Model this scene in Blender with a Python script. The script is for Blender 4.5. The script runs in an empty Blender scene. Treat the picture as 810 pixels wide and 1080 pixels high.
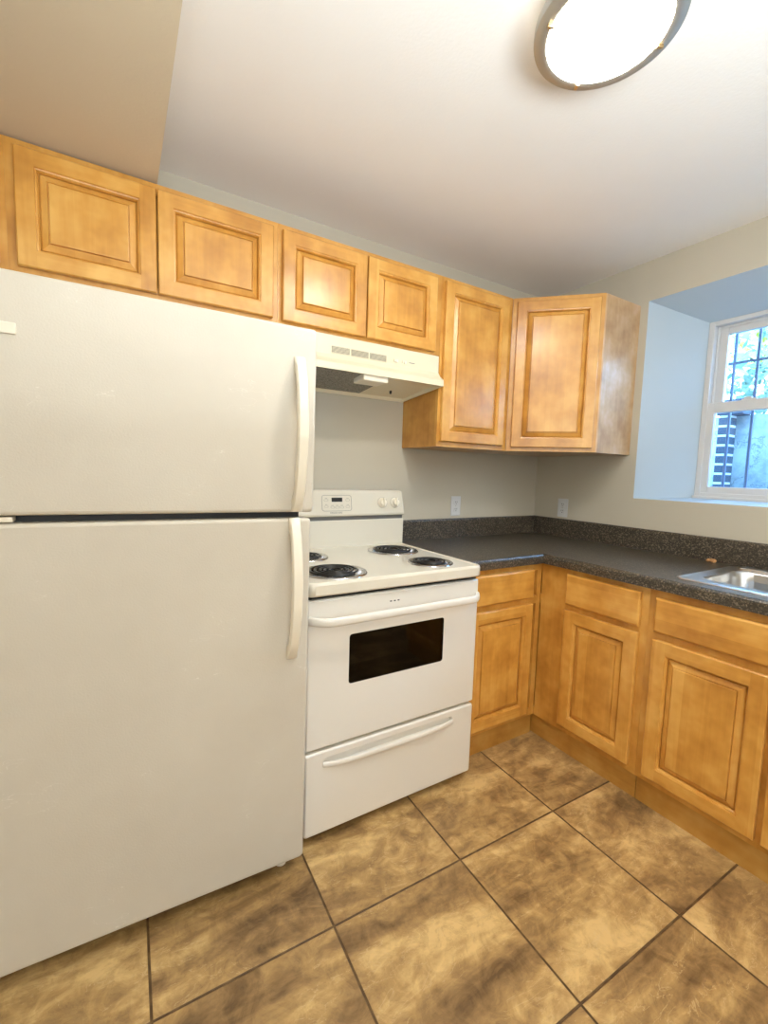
import bpy, bmesh, math, random
from mathutils import Vector, Matrix
random.seed(7)
C = bpy.context.scene.collection
S = bpy.context.scene
PI = math.pi

# ------------------------------------------------------------------ camera
cam = bpy.data.cameras.new('camera'); camo = bpy.data.objects.new('camera', cam); C.objects.link(camo)
yaw, pitch, roll, fpx = -.5419, -.0913, .0297, 465.24
fw = Vector((-math.sin(yaw)*math.cos(pitch), math.cos(yaw)*math.cos(pitch), math.sin(pitch)))
rt = Vector((math.cos(yaw), math.sin(yaw), 0)); up = rt.cross(fw)
r2 = rt*math.cos(roll)+up*math.sin(roll); u2 = up*math.cos(roll)-rt*math.sin(roll)
m = Matrix((r2, u2, -fw)).transposed().to_4x4(); m.translation = Vector((-2.3648, -1.9902, 1.2853))
camo.matrix_world = m
cam.sensor_fit = 'VERTICAL'; cam.sensor_height = 24.0; cam.lens = 24.0*fpx/1080.0
cam.clip_start = .02
S.camera = camo

# ------------------------------------------------------------------ world, lights, exposure
w = bpy.data.worlds.new('sky'); S.world = w; w.use_nodes = True
nt = w.node_tree; nt.nodes.clear()
bg = nt.nodes.new('ShaderNodeBackground'); ow = nt.nodes.new('ShaderNodeOutputWorld')
tc = nt.nodes.new('ShaderNodeTexCoord'); sx = nt.nodes.new('ShaderNodeSeparateXYZ'); cr = nt.nodes.new('ShaderNodeValToRGB')
nt.links.new(tc.outputs['Generated'], sx.inputs[0]); nt.links.new(sx.outputs['Z'], cr.inputs[0])
cr.color_ramp.elements[0].position = 0.0; cr.color_ramp.elements[0].color = (.40, .68, 1.0, 1)
cr.color_ramp.elements[1].position = .6; cr.color_ramp.elements[1].color = (.25, .56, 1.0, 1)
nt.links.new(cr.outputs[0], bg.inputs[0]); nt.links.new(bg.outputs[0], ow.inputs[0])
bg.inputs[1].default_value = 16.0
def area(name, loc, target, sx_, sy_, power, col):
    l = bpy.data.lights.new(name, 'AREA'); l.shape = 'RECTANGLE'; l.size = sx_; l.size_y = sy_; l.energy = power; l.color = col
    o = bpy.data.objects.new(name, l); C.objects.link(o); o.location = loc
    o.rotation_euler = (Vector(target)-Vector(loc)).to_track_quat('-Z', 'Y').to_euler()
    return o
area('room_fill', (-2.7, -3.9, 1.7), (-1.4, 0, .9), 2.4, 1.6, 24, (.90, .96, 1.0))  # unseen soft fill added behind the camera, standing for the room's other light
area('ceiling_fill', (-2.0, -2.5, 1.45), (-2.0, -2.45, 2.5), 1.2, .9, 58, (.84, .94, 1.0))  # unseen upward lamp added behind the camera to brighten the ceiling
sn = bpy.data.lights.new('hazy_daylight', 'SUN'); sn.energy = 5.5; sn.angle = math.radians(50); sn.color = (.22, .56, 1.0)
so = bpy.data.objects.new('hazy_daylight', sn); C.objects.link(so); so.rotation_euler = Vector((-.55, .80, -.33)).to_track_quat('-Z', 'Y').to_euler()
LAMP_EMIT = 54.0
S.view_settings.view_transform = 'Standard'; S.view_settings.look = 'None'
S.view_settings.gamma = 1; S.view_settings.use_curve_mapping = False
S.view_settings.exposure = 0.44
S.cycles.max_bounces = 10; S.cycles.diffuse_bounces = 6
try: S.cycles.use_denoising = True
except Exception: pass

# ------------------------------------------------------------------ materials
def srgb(r, g, b):
    f = lambda c: (c/255/12.92) if c/255 <= .04045 else ((c/255+.055)/1.055)**2.4
    return (f(r), f(g), f(b), 1)
class N:
    def __init__(s, name):
        s.m = bpy.data.materials.new(name); s.m.use_nodes = True; s.t = s.m.node_tree
        s.b = s.t.nodes['Principled BSDF']; s.out = s.t.nodes['Material Output']
    def n(s, typ, **kw):
        x = s.t.nodes.new('ShaderNode'+typ)
        for k, v in kw.items():
            if k.startswith('i_'):
                key = k[2:]; key = int(key) if key.isdigit() else key.replace('_', ' ')
                x.inputs[key].default_value = v
            else: setattr(x, k, v)
        return x
    def l(s, a, b): s.t.links.new(a, b)
    def math(s, op, a, b=None, c=None):
        x = s.n('Math', operation=op)
        for i, v in enumerate((a, b, c)):
            if v is None: continue
            if isinstance(v, (int, float)): x.inputs[i].default_value = v
            else: s.l(v, x.inputs[i])
        return x.outputs[0]
    def ramp(s, fac, stops):
        x = s.n('ValToRGB'); e = x.color_ramp.elements
        while len(e) < len(stops): e.new(.5)
        for q, (p, c) in zip(e, stops): q.position = p; q.color = c
        s.l(fac, x.inputs[0]); return x.outputs[0]
    def mix(s, fac, a, b, mode='MIX'):
        x = s.n('Mix', data_type='RGBA', blend_type=mode)
        for sock, v in ((x.inputs['Factor'], fac), (x.inputs['A'], a), (x.inputs['B'], b)):
            pass
        ins = [i for i in x.inputs if i.enabled]
        for sock, v in zip(ins, (fac, a, b)):
            if isinstance(v, (int, float, tuple)): sock.default_value = v
            else: s.l(v, sock)
        return [o for o in x.outputs if o.enabled][0]
    def set(s, **kw):
        for k, v in kw.items():
            k = k.replace('_', ' ')
            if k in s.b.inputs:
                if isinstance(v, (int, float, tuple)): s.b.inputs[k].default_value = v
                else: s.l(v, s.b.inputs[k])
        return s
    def bump(s, h, strength, dist=.001):
        x = s.n('Bump', i_Strength=strength, i_Distance=dist); s.l(h, x.inputs['Height']); s.l(x.outputs[0], s.b.inputs['Normal'])
def plain(name, col, rough=.5, metal=0, bump=0, bscale=300, var=.03, **kw):
    a = N(name); tcn = a.n('TexCoord')
    no = a.n('Texture'+'Noise' if 0 else 'TexNoise', i_Scale=3.0, i_Detail=3.0); a.l(tcn.outputs['Object'], no.inputs['Vector'])
    d = tuple(max(0, c*(1-var*2)) for c in col[:3])+(1,)
    a.set(Base_Color=a.mix(no.outputs[0], d, col), Roughness=rough, Metallic=metal, **kw)
    if bump:
        n2 = a.n('TexNoise', i_Scale=float(bscale), i_Detail=2.0); a.l(tcn.outputs['Object'], n2.inputs['Vector']); a.bump(n2.outputs[0], bump)
    return a.m
def wood(name, axis, dark=1.0, boards=True, tint=(1, 1, 1)):
    a = N(name); tcn = a.n('TexCoord'); oi = a.n('ObjectInfo')
    off = a.n('VectorMath', operation='SCALE'); cmb = a.n('CombineXYZ')
    a.l(a.math('MULTIPLY', oi.outputs['Random'], 13.7), cmb.inputs[0]); a.l(a.math('MULTIPLY', oi.outputs['Random'], 7.1), cmb.inputs[2]); 
    add = a.n('VectorMath', operation='ADD'); a.l(tcn.outputs['Object'], add.inputs[0]); a.l(cmb.outputs[0], add.inputs[1])
    mp = a.n('Mapping'); a.l(add.outputs[0], mp.inputs['Vector'])
    sc = [38.0, 38.0, 38.0]; sc['XYZ'.index(axis)] = 2.2; mp.inputs['Scale'].default_value = sc
    g = a.n('TexNoise', i_Scale=1.0, i_Detail=6.0, i_Roughness=.65, i_Distortion=.6); a.l(mp.outputs[0], g.inputs['Vector'])
    bl = a.n('TexNoise', i_Scale=7.0, i_Detail=3.0, i_Roughness=.6); a.l(add.outputs[0], bl.inputs['Vector'])
    v = a.math('ADD', a.math('MULTIPLY', g.outputs[0], .25), a.math('MULTIPLY', bl.outputs[0], .75))
    if boards:
        sp = a.n('SeparateXYZ'); a.l(add.outputs[0], sp.inputs[0])
        src = sp.outputs[0] if axis == 'Z' else sp.outputs[2]
        wn = a.n('TexWhiteNoise', noise_dimensions='1D'); a.l(a.math('FLOOR', a.math('DIVIDE', src, .083)), wn.inputs['W'])
        v = a.math('ADD', v, a.math('MULTIPLY', a.math('SUBTRACT', wn.outputs[0], .5), .15))
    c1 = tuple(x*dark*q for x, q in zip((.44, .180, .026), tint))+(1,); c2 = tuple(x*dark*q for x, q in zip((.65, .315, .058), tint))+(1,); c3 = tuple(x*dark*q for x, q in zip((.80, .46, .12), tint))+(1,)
    a.set(Base_Color=a.ramp(v, [(.28, c1), (.5, c2), (.72, c3)]), Roughness=.36, Coat_Weight=.4, Coat_Roughness=.22)
    a.bump(g.outputs[0], .06)
    return a.m
M = {}
M['wz'] = wood('maple_vertical_grain', 'Z'); M['wx'] = wood('maple_horizontal_grain', 'X')
M['wp'] = wood('maple_panel', 'Z', 1.0); M['wf'] = wood('maple_frame', 'Z', .93, False); M['ws'] = wood('maple_side_veneer', 'Z', .9, False)
M['soffitp'] = plain('soffit_paint', srgb(212, 198, 172), .9, bump=.4, bscale=110)
M['wl'] = wood('pinkish_veneer', 'Z', .9, False, (1.0, 1.3, 3.6))
M['toe'] = wood('shaded_maple_toe', 'X', .72, False)  # maple darkened, toe-kick shade put into the colour
M['paint'] = plain('greige_wall_paint', srgb(198, 191, 174), .85, bump=.12, bscale=160)
M['ceil'] = plain('ceiling_paint', srgb(242, 240, 236), .9, bump=.5, bscale=110)
M['daylight_tinted_paint'] = plain('daylight_tinted_paint', srgb(184, 200, 212), .6, bump=.08, bscale=90)  # window reveals: white paint tinted blue to stand for daylight
M['vinyl'] = plain('white_vinyl', srgb(212, 213, 214), .4)
M['enamel'] = plain('white_enamel', srgb(222, 215, 198), .22, var=.01, Coat_Weight=.3)
M['enamel_front'] = plain('white_door_enamel', srgb(228, 223, 213), .3, var=.01, Coat_Weight=.2)
M['hoodp'] = plain('cream_hood_enamel', srgb(226, 216, 188), .35, var=.01)
M['plastic'] = plain('white_plastic', srgb(238, 230, 212), .35, var=.01)
M['fplastic'] = plain('fridge_handle_plastic', srgb(232, 224, 206), .35, var=.01)
M['black'] = plain('black_enamel', (.008, .008, .008, 1), .35)
M['dark'] = plain('dark_plastic', (.02, .02, .022, 1), .5)
M['grey'] = plain('grey_marking', srgb(150, 145, 135), .5)
M['slotg'] = plain('vent_shadow_grey', srgb(110, 108, 104), .5)
M['chrome'] = plain('chrome', (.60, .60, .62, 1), .16, 1.0)
M['steel'] = plain('brushed_stainless', (.62, .62, .62, 1), .28, 1.0, bump=.05, bscale=500)
M['nickel'] = plain('brushed_nickel', (.50, .48, .43, 1), .45, .85)
M['brass'] = plain('brass_clip', (.75, .55, .3, 1), .3, 1.0)
M['brick'] = plain('dark_brick', srgb(70, 78, 92), .9, bump=.5, bscale=60, var=.3)
M['mortar'] = plain('pale_mortar', srgb(205, 210, 215), .9)
M['iron'] = plain('black_iron', srgb(95, 100, 118), .6)
M['scrap'] = plain('tan_scrap', srgb(215, 160, 105), .7, var=.3)

def fridge_mat():
    a = N('textured_fridge_enamel'); tcn = a.n('TexCoord')
    n1 = a.n('TexNoise', i_Scale=2.5, i_Detail=5.0, i_Roughness=.6); a.l(tcn.outputs['Object'], n1.inputs['Vector'])
    n2 = a.n('TexNoise', i_Scale=220.0, i_Detail=2.0); a.l(tcn.outputs['Object'], n2.inputs['Vector'])
    base = a.ramp(n1.outputs[0], [(.3, srgb(199, 191, 176)), (.7, srgb(208, 201, 187))])
    # thin scuffs
    mp = a.n('Mapping'); a.l(tcn.outputs['Object'], mp.inputs['Vector']); mp.inputs['Rotation'].default_value = (0, .5, 0); mp.inputs['Scale'].default_value = (3, 3, 9)
    v = a.n('TexVoronoi', feature='DISTANCE_TO_EDGE', i_Scale=1.4); 
    nd = a.n('TexNoise', i_Scale=4.0); a.l(mp.outputs[0], nd.inputs['Vector'])
    mx = a.n('VectorMath', operation='ADD'); a.l(mp.outputs[0], mx.inputs[0]); a.l(nd.outputs[1], mx.inputs[1]); a.l(mx.outputs[0], v.inputs['Vector'])
    line = a.math('LESS_THAN', v.outputs['Distance'], .004)
    n3 = a.n('TexNoise', i_Scale=5.0); a.l(tcn.outputs['Object'], n3.inputs['Vector'])
    msk = a.math('MULTIPLY', line, a.math('GREATER_THAN', n3.outputs[0], .6))
    a.set(Base_Color=a.mix(a.math('MULTIPLY', msk, .35), base, srgb(240, 236, 226)), Roughness=.42)
    a.bump(n2.outputs[0], .35)
    return a.m
M['fridge'] = fridge_mat()

def tile_mat():
    a = N('slate_look_floor_tile'); g = a.n('NewGeometry')
    mp = a.n('Mapping', vector_type='TEXTURE'); a.l(g.outputs['Position'], mp.inputs['Vector'])
    mp.inputs['Location'].default_value = (-1.413, -.9705, 0); mp.inputs['Rotation'].default_value = (0, 0, -.0189); mp.inputs['Scale'].default_value = (.4572, .4572, .4572)
    fr = a.n('VectorMath', operation='FRACTION'); a.l(mp.outputs[0], fr.inputs[0])
    fl = a.n('VectorMath', operation='FLOOR'); a.l(mp.outputs[0], fl.inputs[0])
    sp = a.n('SeparateXYZ'); a.l(fr.outputs[0], sp.inputs[0])
    sf = a.n('SeparateXYZ'); a.l(fl.outputs[0], sf.inputs[0]); cf = a.n('CombineXYZ'); a.l(sf.outputs[0], cf.inputs[0]); a.l(sf.outputs[1], cf.inputs[1])
    wn = a.n('TexWhiteNoise', noise_dimensions='2D'); a.l(cf.outputs[0], wn.inputs['Vector'])
    ex = a.math('MINIMUM', sp.outputs[0], a.math('SUBTRACT', 1, sp.outputs[0])); ey = a.math('MINIMUM', sp.outputs[1], a.math('SUBTRACT', 1, sp.outputs[1]))
    edge = a.math('MINIMUM', ex, ey)
    groutm = a.n('MapRange', clamp=True); a.l(edge, groutm.inputs[0]); groutm.inputs[1].default_value = .0055; groutm.inputs[2].default_value = .0085
    # pattern coords: tile position plus a per-tile offset, stretched diagonally
    sc = a.n('VectorMath', operation='SCALE'); a.l(wn.outputs['Color'], sc.inputs[0]); sc.inputs['Scale'].default_value = 17.0
    ad = a.n('VectorMath', operation='ADD'); a.l(mp.outputs[0], ad.inputs[0]); a.l(sc.outputs[0], ad.inputs[1])
    m2 = a.n('Mapping'); a.l(ad.outputs[0], m2.inputs['Vector']); m2.inputs['Rotation'].default_value = (0, 0, .7); m2.inputs['Scale'].default_value = (.9, 2.8, 1.0)
    n1 = a.n('TexNoise', i_Scale=1.1, i_Detail=9.0, i_Roughness=.62, i_Distortion=.5); a.l(m2.outputs[0], n1.inputs['Vector'])
    n2 = a.n('TexNoise', i_Scale=7.0, i_Detail=8.0, i_Roughness=.7, i_Distortion=.7); a.l(ad.outputs[0], n2.inputs['Vector'])
    n3 = a.n('TexNoise', i_Scale=2.3, i_Detail=5.0, i_Roughness=.55, i_Distortion=2.2); a.l(m2.outputs[0], n3.inputs['Vector'])
    v = a.math('ADD', a.math('MULTIPLY', n1.outputs[0], .68), a.math('MULTIPLY', n2.outputs[0], .32))
    v = a.math('ADD', v, a.math('MULTIPLY', a.math('SUBTRACT', wn.outputs['Value'], .5), .05))
    col = a.ramp(v, [(.36, srgb(98, 74, 46)), (.45, srgb(142, 111, 71)), (.52, srgb(172, 138, 88)), (.62, srgb(212, 178, 120))])
    # pale slate veins with crisp edges
    vein = a.math('ABSOLUTE', a.math('SUBTRACT', n3.outputs[0], .5)); vm = a.n('MapRange', clamp=True); a.l(vein, vm.inputs[0]); vm.inputs[1].default_value = .0; vm.inputs[2].default_value = .012; vm.inputs[3].default_value = .55; vm.inputs[4].default_value = 0
    vmask = a.math('MULTIPLY', vm.outputs[0], a.math('GREATER_THAN', n1.outputs[0], .5))
    col = a.mix(vmask, col, srgb(205, 176, 130))
    dk = a.math('MULTIPLY', a.math('LESS_THAN', a.math('ABSOLUTE', a.math('SUBTRACT', n2.outputs[0], .44)), .004), .25)
    col = a.mix(dk, col, srgb(90, 66, 40))
    gn = a.n('TexNoise', i_Scale=30.0, i_Detail=2.0); a.l(g.outputs['Position'], gn.inputs['Vector'])
    gcol = a.ramp(gn.outputs[0], [(.45, srgb(84, 62, 40)), (.68, srgb(112, 86, 54))])
    col = a.mix(groutm.outputs[0], gcol, col)
    rg = a.n('MapRange'); a.l(n2.outputs[0], rg.inputs[0]); rg.inputs[3].default_value = .3; rg.inputs[4].default_value = .5
    a.set(Base_Color=col, Roughness=rg.outputs[0], Specular_IOR_Level=.4)
    h = a.math('ADD', a.math('MULTIPLY', groutm.outputs[0], 1.0), a.math('MULTIPLY', v, 1.6))
    a.bump(h, .6, .003)
    return a.m
M['tile'] = tile_mat()

def counter_mat():
    a = N('dark_speckled_laminate'); g = a.n('NewGeometry')
    v = a.n('TexVoronoi', i_Scale=240.0); a.l(g.outputs['Position'], v.inputs['Vector'])
    bw = a.n('RGBToBW'); a.l(v.outputs['Color'], bw.inputs[0])
    n = a.n('TexNoise', i_Scale=150.0, i_Detail=3.0); a.l(g.outputs['Position'], n.inputs['Vector'])
    c = a.ramp(bw.outputs[0], [(.0, (.02, .016, .012, 1)), (.45, (.035, .028, .020, 1)), (.68, (.10, .08, .055, 1)), (.92, (.30, .24, .17, 1))])
    c = a.mix(n.outputs[0], c, a.mix(.5, c, (.055, .045, .036, 1)))
    a.set(Base_Color=c, Roughness=.3, Specular_IOR_Level=.6)
    a.bump(n.outputs[0], .05)
    return a.m
M['counter'] = counter_mat()

def emis(name, col, s):
    a = N(name); e = a.n('Emission'); e.inputs[0].default_value = col; e.inputs[1].default_value = s; a.l(e.outputs[0], a.out.inputs[0]); return a.m
M['lampglass'] = emis('lit_frosted_glass', (1.0, .96, .88, 1), LAMP_EMIT)
M['lampside'] = emis('dim_glass_collar', (1.0, .80, .45, 1), .9)
def glass(name, tint, gl, rough=.02):
    a = N(name); t = a.n('BsdfTransparent'); t.inputs[0].default_value = tint; q = a.n('BsdfGlossy'); q.inputs['Roughness'].default_value = rough
    mx = a.n('MixShader'); fz = a.n('Fresnel', i_IOR=1.45); a.l(a.math('MULTIPLY', fz.outputs[0], gl), mx.inputs[0]); a.l(t.outputs[0], mx.inputs[1]); a.l(q.outputs[0], mx.inputs[2]); a.l(mx.outputs[0], a.out.inputs[0]); return a.m
M['pane'] = glass('window_glass', (.93, .97, 1, 1), .8)
M['ovenglass'] = glass('dark_oven_glass', (.12, .11, .10, 1), 1.0, .05)
def filt():
    a = N('aluminium_mesh_filter'); tcn = a.n('TexCoord'); v = a.n('TexVoronoi', i_Scale=130.0); a.l(tcn.outputs['Object'], v.inputs['Vector'])
    a.set(Base_Color=a.ramp(v.outputs['Distance'], [(.1, (.07, .065, .055, 1)), (.6, (.32, .3, .26, 1))]), Roughness=.5, Metallic=.5); a.bump(v.outputs['Distance'], .8, .002); return a.m
M['filter'] = filt()
def stucco():
    a = N('cracked_pale_concrete'); g = a.n('NewGeometry')
    n = a.n('TexNoise', i_Scale=5.0, i_Detail=7.0, i_Roughness=.65); a.l(g.outputs['Position'], n.inputs['Vector'])
    v = a.n('TexVoronoi', feature='DISTANCE_TO_EDGE', i_Scale=4.0); 
    ad = a.n('VectorMath', operation='ADD'); a.l(g.outputs['Position'], ad.inputs[0]); sc = a.n('VectorMath', operation='SCALE'); sc.inputs['Scale'].default_value = .35; a.l(n.outputs[1], sc.inputs[0]); a.l(sc.outputs[0], ad.inputs[1]); a.l(ad.outputs[0], v.inputs['Vector'])
    c = a.ramp(n.outputs[0], [(.35, srgb(120, 128, 132)), (.6, srgb(176, 182, 182))])
    a.set(Base_Color=a.mix(a.math('MULTIPLY', a.math('LESS_THAN', v.outputs['Distance'], .012), .6), c, srgb(80, 86, 92)), Roughness=.95); a.bump(n.outputs[0], .6, .01); return a.m
M['concrete'] = stucco()
def leafm(name, c1, c2):
    a = N(name); oi = a.n('NewGeometry'); wn = a.n('TexWhiteNoise'); a.l(oi.outputs['Random Per Island'], wn.inputs['Vector']) if 0 else None
    a.set(Base_Color=a.ramp(oi.outputs['Random Per Island'], [(0, c1), (1, c2)]), Roughness=.6); 
    t = a.n('BsdfTranslucent'); a.l(a.b.inputs['Base Color'].links[0].from_socket, t.inputs[0]); mx = a.n('MixShader'); mx.inputs[0].default_value = .45
    a.l(a.b.outputs[0], mx.inputs[1]); a.l(t.outputs[0], mx.inputs[2]); a.l(mx.outputs[0], a.out.inputs[0]); return a.m
M['leafg'] = leafm('yellow_green_leaves', srgb(170, 200, 70), srgb(215, 225, 110))
M['leafb'] = leafm('grey_green_leaves', srgb(80, 110, 90), srgb(190, 205, 190))
M['bark'] = plain('bark', srgb(90, 80, 72), .9)
M['soil'] = plain('soil', srgb(110, 105, 95), .95, bump=.6, bscale=30, var=.3)

# ------------------------------------------------------------------ helpers
def empty(name, label, cat, loc=(0, 0, 0), rot=(0, 0, 0), group=None):
    o = bpy.data.objects.new(name, None); C.objects.link(o); o.location = loc; o.rotation_euler = rot; o.empty_display_size = .1
    if label: o['label'] = label
    if cat: o['category'] = cat
    if group: o['group'] = group
    return o
def obj(name, bm, mats, parent=None, label=None, smooth=None):
    me = bpy.data.meshes.new(name); bmesh.ops.recalc_face_normals(bm, faces=bm.faces); bm.to_mesh(me); bm.free()
    if not isinstance(mats, (list, tuple)): mats = [mats]
    for x in mats: me.materials.append(x)
    o = bpy.data.objects.new(name, me); C.objects.link(o)
    if parent: o.parent = parent
    if label: o['label'] = label
    if smooth is not None:
        for p in me.polygons: p.use_smooth = True
        me.set_sharp_from_angle(angle=math.radians(smooth))
        for p in me.polygons:
            if p.area > .004 or max(abs(c) for c in p.normal) > .99995: p.use_smooth = False
    return o
def struct(name, bm, mats):
    o = obj(name, bm, mats); o['kind'] = 'structure'; return o
def box(bm, x0, x1, y0, y1, z0, z1, bev=0, seg=2, mi=0):
    v = [bm.verts.new((x, y, z)) for x in (x0, x1) for y in (y0, y1) for z in (z0, z1)]
    f = [bm.faces.new([v[i] for i in q]) for q in ((0, 1, 3, 2), (4, 6, 7, 5), (0, 4, 5, 1), (2, 3, 7, 6), (0, 2, 6, 4), (1, 5, 7, 3))]
    for q in f: q.material_index = mi
    if bev:
        es = set(e for q in f for e in q.edges)
        bmesh.ops.bevel(bm, geom=list(es), offset=bev, segments=seg, profile=.5, affect='EDGES', clamp_overlap=True)
def B(*a, **k):
    bm = bmesh.new(); box(bm, *a, **k); return bm
def prism(bm, pts, z0, z1, mi=0):
    a = [bm.verts.new((x, y, z0)) for x, y in pts]; b = [bm.verts.new((x, y, z1)) for x, y in pts]
    n = len(pts)
    fs = [bm.faces.new(a), bm.faces.new(b[::-1])]+[bm.faces.new((a[i], a[(i+1) % n], b[(i+1) % n], b[i])) for i in range(n)]
    for f in fs: f.material_index = mi
    return fs
def extrude_profile(bm, prof, x0, x1, mi=0):
    """prof: closed (y,z) outline swept along x"""
    a = [bm.verts.new((x0, y, z)) for y, z in prof]; b = [bm.verts.new((x1, y, z)) for y, z in prof]; n = len(prof)
    fs = [bm.faces.new(a), bm.faces.new(b[::-1])]+[bm.faces.new((a[i], a[(i+1) % n], b[(i+1) % n], b[i])) for i in range(n)]
    for f in fs: f.material_index = mi
def lathe(bm, prof, cx=0, cy=0, cz=0, n=64, mi=0, close=False):
    rings = []
    for r, z in prof:
        if r < 1e-6: rings.append([bm.verts.new((cx, cy, cz+z))])
        else: rings.append([bm.verts.new((cx+r*math.cos(2*PI*i/n), cy+r*math.sin(2*PI*i/n), cz+z)) for i in range(n)])
    pr = list(zip(rings, rings[1:]))
    if close: pr.append((rings[-1], rings[0]))
    for a, b in pr:
        for i in range(n):
            j = (i+1) % n
            q = [a[i % len(a)], a[j % len(a)], b[j % len(b)], b[i % len(b)]]
            u = []
            for x in q:
                if x not in u: u.append(x)
            if len(u) > 2: bm.faces.new(u).material_index = mi
def tube(bm, pts, rad, n=10, flat=1.0, mi=0, cap=True):
    pts = [Vector(p) for p in pts]; rings = []; up0 = Vector((0, 0, 1))
    for i, p in enumerate(pts):
        d = (pts[min(i+1, len(pts)-1)]-pts[max(i-1, 0)]).normalized()
        s = d.cross(up0)
        if s.length < 1e-3: s = d.cross(Vector((0, 1, 0)))
        s.normalize(); t = s.cross(d).normalized(); r = rad[i] if isinstance(rad, (list, tuple)) else rad
        rings.append([bm.verts.new(p+s*r*math.cos(2*PI*k/n)+t*r*flat*math.sin(2*PI*k/n)) for k in range(n)])
    for a, b in zip(rings, rings[1:]):
        for k in range(n): bm.faces.new((a[k], a[(k+1) % n], b[(k+1) % n], b[k])).material_index = mi
    if cap: bm.faces.new(rings[0]); bm.faces.new(rings[-1][::-1])

def ring_panel(bm, x0, x1, z0, z1, prof, fy=0, cap=True, mi=0):
    """concentric rectangle loops; prof = [(inset, forward)], forward is towards -y"""
    loops = []
    for ins, d in prof:
        loops.append([bm.verts.new((x, fy-d, z)) for x, z in ((x0+ins, z0+ins), (x1-ins, z0+ins), (x1-ins, z1-ins), (x0+ins, z1-ins))])
    for a, b in zip(loops, loops[1:]):
        for k in range(4): bm.faces.new((a[k], a[(k+1) % 4], b[(k+1) % 4], b[k])).material_index = mi
    if cap: bm.faces.new(loops[-1]).material_index = mi
    return loops

def door_meshes(x0, x1, z0, z1, fy, fr=.046, field=.029):
    """raised-panel cabinet door, front plane at fy-.02; returns frame bmesh, panel bmesh"""
    bm = bmesh.new(); T = .020
    o = [(0, .001), (0, T-.003), (.003, T)]
    L = ring_panel(bm, x0, x1, z0, z1, o, fy, cap=False)
    # butt-jointed front: stiles full height, rails between (material 1 = horizontal grain)
    e = .003; xa, xb, za, zb = x0+e, x1-e, z0+e, z1-e; ia, ib, ja, jb = x0+fr, x1-fr, z0+fr, z1-fr; y = fy-T
    def q(p, mi=0):
        f = bm.faces.new([bm.verts.new((x, y, z)) for x, z in p]); f.material_index = mi
    q([(xa, za), (ia, za), (ia, zb), (xa, zb)]); q([(ib, za), (xb, za), (xb, zb), (ib, zb)])
    q([(ia, za), (ib, za), (ib, ja), (ia, ja)], 1); q([(ia, jb), (ib, jb), (ib, zb), (ia, zb)], 1)
    # ogee down to the groove
    ring_panel(bm, x0, x1, z0, z1, [(fr, T), (fr+.001, T-.004), (fr+.005, T-.005), (fr+.008, T-.011), (fr+.0085, T-.0165)], fy, cap=False)
    # back
    bm.faces.new([bm.verts.new((x, fy-.001, z)) for x, z in ((x0, z0), (x1, z0), (x1, z1), (x0, z1))])
    pb = bmesh.new(); i = fr+.0085
    ring_panel(pb, x0, x1, z0, z1, [(i, .002), (i+.002, T-.0165), (i+.004, T-.0135), (i+field*.70, T-.0050), (i+field*.73, T-.0085), (i+field*.78, T-.0085), (i+field*.82, T-.0015), (i+field*.90, T-.0005)], fy, cap=True)
    return bm, pb
def drawer_front(x0, x1, z0, z1, fy):
    bm = bmesh.new(); ring_panel(bm, x0, x1, z0, z1, [(0, .001), (0, .014), (.0035, .018), (.008, .020)], fy)
    bm.faces.new([bm.verts.new((x, fy-.001, z)) for x, z in ((x0, z0), (x1, z0), (x1, z1), (x0, z1))])
    return bm

def cabinet(name, label, loc, rz, w_, dp, z0, z1, fronts, toe=None, stiles=(), rails=(), group=None, side='ws', sw=.035, rw=.035, toe_d=.012, hollow=False):
    """local: x 0..w, back at y=0, face frame front at y=-dp"""
    t = empty(name, label, 'cabinet', loc, (0, 0, rz), group)
    zb = z0+(toe or 0)
    bm = bmesh.new()
    if hollow:
        ya, yb, zt = -dp+.019, -.002, z1-.001
        box(bm, .001, .017, ya, yb, zb, zt); box(bm, w_-.017, w_-.001, ya, yb, zb, zt); box(bm, .017, w_-.017, ya, yb, zb, zb+.016); box(bm, .017, w_-.017, yb-.008, yb, zb+.016, zt)
    else: box(bm, 0.001, w_-.001, -dp+.019, -.002, zb, z1-.001)
    obj('body', bm, M[side], t)
    bm = bmesh.new(); f0, f1 = -dp, -dp+.0185
    xs = [(0, sw), (w_-sw, w_)]+list(stiles)
    for a, b in xs: box(bm, a, b, f0, f1, zb, z1)
    xs.sort()
    for (a, b), (c, d) in zip(xs, xs[1:]):
        if c-b < .002: continue
        box(bm, b, c, f0, f1, zb, zb+rw); box(bm, b, c, f0, f1, z1-rw, z1)
        for ra, rb in rails: box(bm, b, c, f0, f1, ra, rb)
    obj('face_frame', bm, M['wf'], t)
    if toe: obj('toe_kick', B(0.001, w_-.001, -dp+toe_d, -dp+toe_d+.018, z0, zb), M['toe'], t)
    for fr in fronts:
        k, a, b, c, d = fr[:5]
        if k == 'door':
            bm, pb = door_meshes(a, b, c, d, -dp, *(fr[5] if len(fr) > 5 else ()))
            q = obj('door', bm, [M['wz'], M['wx']], t); obj('center_panel', pb, M['wp'], q)
        else:
            obj('drawer', drawer_front(a, b, c, d, -dp), M['wx'], t)
    return t

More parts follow.
